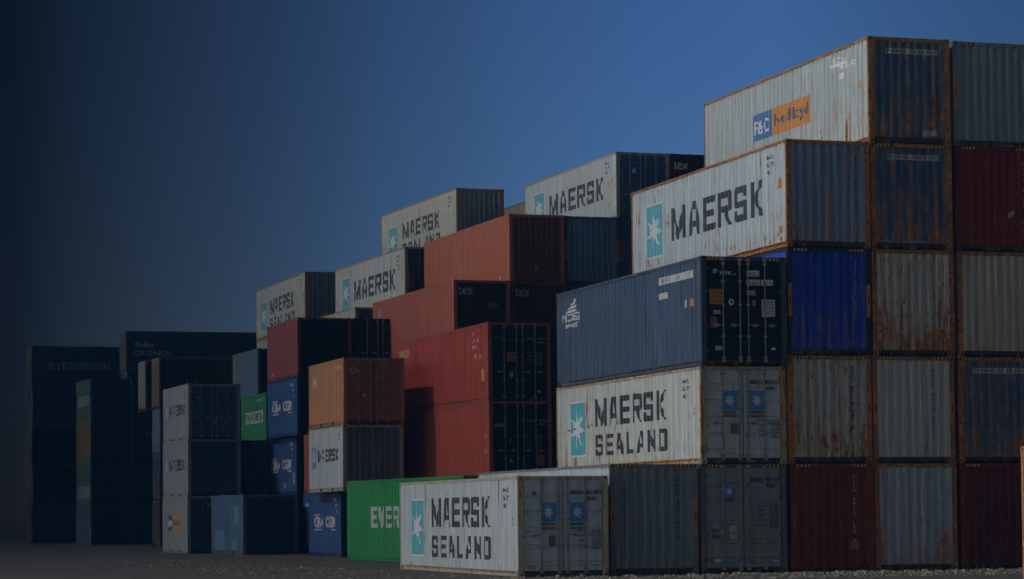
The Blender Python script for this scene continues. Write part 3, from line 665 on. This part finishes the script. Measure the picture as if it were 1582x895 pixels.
# ---------------------------------------------------------------- 20 ft stacks in the middle
CB = (.022, .085, .24)
def cma(q):
    L = q.L; wh = flat((.55, .56, .56)); rd = flat((.55, .03, .03))
    q.parts('logo_panel', [[rect(.92, 1.05, 2.3, 1.10)], [rect(.92, 1.66, 2.0, 1.70)], [rect(.92, 1.10, .98, 1.66)]], wh)
    q.parts('logo_panel', [[[(1.55, 1.14), (2.1, 1.14), (2.0, 1.64), (1.85, 1.64)]], [[(4.0, 1.14), (4.5, 1.14), (4.4, 1.6), (4.2, 1.6)]]], rd)
    q.parts('lettering', [text('CMA', 1.05, 1.16, 1.65, .46, .02), text('CGM', 3.25, 1.16, 1.65, .46, .02)], wh, off=.008)
    q.part('logo_panel', [rect(4.2, 1.05, 5.0, 1.10)], wh)
    q.parts('number_marking', [text('ECMU', L - 1.5, 2.2, .7, .14), text('41', L - 1.1, 1.98, .3, .14), text('22G1', L - .9, 1.75, .35, .1)], flat((.5, .5, .5)))
q = C('orange short container with brown doors and white initials, on a white short container', 24.0, 99.35, 2 * H1, L20, H1, 0, (.50, .22, .10), (.32, .13, .05), (.42, .20, .10), .15, .2, .3, door=True)
q.part('lettering', text('CAI', .26, 1.98, .40, .22, .03), flat((.42, .42, .42)), 'door', .034); q.parts('lettering', [text('H', .60, 1.61, .75, .5, .05), text('CAIU 22', 4.6, 2.2, .9, .12)], flat((.55, .55, .52))); q.part('round_sticker', ellipse(.83, 1.12, .08), flat((.4, .42, .42)), 'door', .034)
q.door_text('CAIU', '204105 8', '22G1', (.2, .2, .2)); q.data_text((.2, .2, .2), 1.48, 1.65, 4)
q = C('short white container with small star panel, middle of the stack above the blue logo box', 24.03, 99.64, H1, L20, H1, -.2, WHITE, (.17, .19, .22), (.40, .38, .33), .15, .15, .4)
q.big_letters(); q.vnum('MSKU 241 990', (.03, .03, .04), 1.96, 2.3, .09, .15)
q = C('short blue container with red and white logo on the ground beside the green one', 24.45, 101.8, 0, L20, H1, -.7, CB, (.015, .03, .09), (.018, .05, .18), .06, .1, .1); cma(q)
q = C('red short container sliver behind the short white one, second level', 25.35, 106.3, H1, L20, H1, 0, (.33, .07, .05), (.05, .015, .012), (.3, .08, .05), .15, .1, .3, detail=1)
q = C('light blue short container sliver with a tall white stripe on the ground', 25.3, 106.3, 0, L20, H1, 0, (.03, .15, .38), (.02, .05, .12), (.03, .12, .3), .1, .1, .2, detail=1)
q.part('stripe', [rect(.5, .4, .9, 2.2)], flat((.5, .52, .52)))
q = C('maroon short container with black ribbed end, top of the blue logo stack', 25.21, 112.88, 3 * H1, L20, H1, .8, (.24, .045, .05), (.014, .014, .018), (.18, .045, .045), .05, .05, .12, detail=1)
q.part('lettering', text('txt', .7, .25, .5, .12, .03), flat((.4, .4, .4))); q.vnum('TEXU 2107', (.14, .16, .2), 1.72, 2.3, .07, .17)
q = C('short blue container with red and white logo directly under the maroon one', 25.24, 113.14, 2 * H1, L20, H1, .7, CB, (.012, .02, .05), (.018, .05, .18), .06, .1, .1, detail=1); cma(q)
q = C('short blue container with red and white logo, second below the maroon one, pale scrapes', 25.5, 114.5, H1, L20, H1, 1.0, (.025, .075, .24), (.012, .02, .05), (.02, .055, .18), .1, .1, .2, detail=1); cma(q)
q.parts('paint_patch', [[rect(5.3, .5, 5.6, 1.0)], [rect(3.4, .3, 3.9, .55)]], flat((.25, .32, .4)))
C('short dark blue container on the ground behind the scuffed light blue one', 25.4, 113.8, 0, L20, H1, .8, (.03, .07, .2), (.012, .02, .05), (.02, .05, .15), .1, .1, .1, detail=1)
q = C('black container with four lock rods, top level between maroon and orange-red ones', 27.75, 112.9, 3 * H1, L20, H1, .8, (.05, .05, .06), (.014, .016, .020), (.02, .02, .024), .05, .05, .1, door=True)
q.door_text('CXDU', '207461 1', '22G1', (.14, .15, .16)); q.data_text((.12, .13, .14), 1.48, 1.55, 4)
C('short black container hidden mostly behind the orange one, third level', 27.75, 113.0, 2 * H1, L20, H1, .8, (.05, .05, .06), (.016, .018, .022), (.02, .02, .024), .05, .05, .1, detail=1)
q = C('scuffed light blue short container on the ground with a navy ribbed end', 22.35, 110.96, 0, L20, H1, 2.2, (.07, .16, .29), (.03, .06, .13), (.14, .14, .15), .12, .12, .4, dirt=.4)
q.parts('paint_patch', [[rect(.75, .2, 2.4, 1.05)], [rect(4.3, 1.35, 5.3, 2.1)], [rect(3.9, .2, 5.0, .6)]], flat((.10, .22, .36), .6, .4)); q.part('paint_patch', [rect(.75, .8, 1.2, 1.3)], flat((.02, .03, .06), .6, .4), 'end')
# left stack of short white boxes, dimness put into their darkened white
q = C('short white container with small star panel and navy doors, top of the left white stack', 21.56, 119.56, 2 * H1, L20, H1, 1.2, (.28, .31, .33), (.06, .11, .19), (.3, .3, .3), .12, .1, .3, door=True)
q.big_letters(); q.sticker(1.16, .72, .18, .34, (.12, .16, .22)); q.part('star_emblem', star(.45, 1.95, .08, .09), flat((.3, .35, .4)), 'door', .034)
q = C('short white container with small star panel, middle of the left white stack', 21.32, 118.3, H1, L20, H1, 1.1, (.28, .31, .33), (.055, .10, .17), (.3, .3, .3), .12, .1, .3); q.big_letters()
q = C('short white container with blue and orange logo, bottom of the left white stack', 21.07, 117.11, 0, L20, H1, .9, (.28, .31, .33), (.05, .09, .15), (.3, .3, .3), .12, .1, .3)
q.part('logo_panel', [rect(1.3, 1.0, 2.4, 1.75)], flat((.03, .09, .26))); q.part('logo_panel', [rect(2.4, 1.0, 4.6, 1.75)], flat((.5, .22, .03))); q.part('lettering', text('P&O', 1.4, 1.2, .9, .34, .03), flat(WHT), off=.008); q.part('lettering', text('Nedlloyd', 2.5, 1.18, 2.0, .36, .02), flat((.1, .1, .2)), off=.008)
q.hnum('P O N U  0 2', .9, 1.1)
q = C('navy door-end container beside the left white stack, under the short green one', 24.15, 119.9, H1, L20, H1, 1.0, (.04, .08, .14), (.05, .10, .17), (.03, .05, .08), .12, .1, .3, door=True)
C('navy container on the ground right of the left white stack', 24.1, 119.5, 0, L20, H1, 1.0, (.04, .08, .14), (.03, .05, .09), (.03, .05, .08), .12, .1, .3, detail=1)
q = C('short green container with a white name panel between navy and blue ones', 26.86, 127.46, 2 * H1, L20, H1, .3, (.02, .25, .07), (.012, .06, .03), (.02, .2, .06), .05, .05, .1, detail=1)
q.part('logo_panel', [rect(.9, 1.15, 5.3, 1.75)], flat((.44, .46, .46))); q.part('lettering', text('EVERGREEN', 1.0, 1.25, 4.2, .4, .03), flat((.03, .2, .07)), off=.008); q.part('number_marking', text('EMCU 22', 3.9, 2.2, 1.6, .14), flat((.4, .42, .42)))
q = C('grey-blue container with an orange edge above the short green one', 27.78, 133.86, 3 * H1, L20, H1, 1.3, (.09, .16, .25), (.015, .025, .05), (.10, .12, .15), .1, .1, .3, detail=1)
q.part('stripe', [rect(.35, .2, .75, 2.4)], flat((.40, .2, .04)))

#FAR
# ---------------------------------------------------------------- far left wall of stacks, set crosswise
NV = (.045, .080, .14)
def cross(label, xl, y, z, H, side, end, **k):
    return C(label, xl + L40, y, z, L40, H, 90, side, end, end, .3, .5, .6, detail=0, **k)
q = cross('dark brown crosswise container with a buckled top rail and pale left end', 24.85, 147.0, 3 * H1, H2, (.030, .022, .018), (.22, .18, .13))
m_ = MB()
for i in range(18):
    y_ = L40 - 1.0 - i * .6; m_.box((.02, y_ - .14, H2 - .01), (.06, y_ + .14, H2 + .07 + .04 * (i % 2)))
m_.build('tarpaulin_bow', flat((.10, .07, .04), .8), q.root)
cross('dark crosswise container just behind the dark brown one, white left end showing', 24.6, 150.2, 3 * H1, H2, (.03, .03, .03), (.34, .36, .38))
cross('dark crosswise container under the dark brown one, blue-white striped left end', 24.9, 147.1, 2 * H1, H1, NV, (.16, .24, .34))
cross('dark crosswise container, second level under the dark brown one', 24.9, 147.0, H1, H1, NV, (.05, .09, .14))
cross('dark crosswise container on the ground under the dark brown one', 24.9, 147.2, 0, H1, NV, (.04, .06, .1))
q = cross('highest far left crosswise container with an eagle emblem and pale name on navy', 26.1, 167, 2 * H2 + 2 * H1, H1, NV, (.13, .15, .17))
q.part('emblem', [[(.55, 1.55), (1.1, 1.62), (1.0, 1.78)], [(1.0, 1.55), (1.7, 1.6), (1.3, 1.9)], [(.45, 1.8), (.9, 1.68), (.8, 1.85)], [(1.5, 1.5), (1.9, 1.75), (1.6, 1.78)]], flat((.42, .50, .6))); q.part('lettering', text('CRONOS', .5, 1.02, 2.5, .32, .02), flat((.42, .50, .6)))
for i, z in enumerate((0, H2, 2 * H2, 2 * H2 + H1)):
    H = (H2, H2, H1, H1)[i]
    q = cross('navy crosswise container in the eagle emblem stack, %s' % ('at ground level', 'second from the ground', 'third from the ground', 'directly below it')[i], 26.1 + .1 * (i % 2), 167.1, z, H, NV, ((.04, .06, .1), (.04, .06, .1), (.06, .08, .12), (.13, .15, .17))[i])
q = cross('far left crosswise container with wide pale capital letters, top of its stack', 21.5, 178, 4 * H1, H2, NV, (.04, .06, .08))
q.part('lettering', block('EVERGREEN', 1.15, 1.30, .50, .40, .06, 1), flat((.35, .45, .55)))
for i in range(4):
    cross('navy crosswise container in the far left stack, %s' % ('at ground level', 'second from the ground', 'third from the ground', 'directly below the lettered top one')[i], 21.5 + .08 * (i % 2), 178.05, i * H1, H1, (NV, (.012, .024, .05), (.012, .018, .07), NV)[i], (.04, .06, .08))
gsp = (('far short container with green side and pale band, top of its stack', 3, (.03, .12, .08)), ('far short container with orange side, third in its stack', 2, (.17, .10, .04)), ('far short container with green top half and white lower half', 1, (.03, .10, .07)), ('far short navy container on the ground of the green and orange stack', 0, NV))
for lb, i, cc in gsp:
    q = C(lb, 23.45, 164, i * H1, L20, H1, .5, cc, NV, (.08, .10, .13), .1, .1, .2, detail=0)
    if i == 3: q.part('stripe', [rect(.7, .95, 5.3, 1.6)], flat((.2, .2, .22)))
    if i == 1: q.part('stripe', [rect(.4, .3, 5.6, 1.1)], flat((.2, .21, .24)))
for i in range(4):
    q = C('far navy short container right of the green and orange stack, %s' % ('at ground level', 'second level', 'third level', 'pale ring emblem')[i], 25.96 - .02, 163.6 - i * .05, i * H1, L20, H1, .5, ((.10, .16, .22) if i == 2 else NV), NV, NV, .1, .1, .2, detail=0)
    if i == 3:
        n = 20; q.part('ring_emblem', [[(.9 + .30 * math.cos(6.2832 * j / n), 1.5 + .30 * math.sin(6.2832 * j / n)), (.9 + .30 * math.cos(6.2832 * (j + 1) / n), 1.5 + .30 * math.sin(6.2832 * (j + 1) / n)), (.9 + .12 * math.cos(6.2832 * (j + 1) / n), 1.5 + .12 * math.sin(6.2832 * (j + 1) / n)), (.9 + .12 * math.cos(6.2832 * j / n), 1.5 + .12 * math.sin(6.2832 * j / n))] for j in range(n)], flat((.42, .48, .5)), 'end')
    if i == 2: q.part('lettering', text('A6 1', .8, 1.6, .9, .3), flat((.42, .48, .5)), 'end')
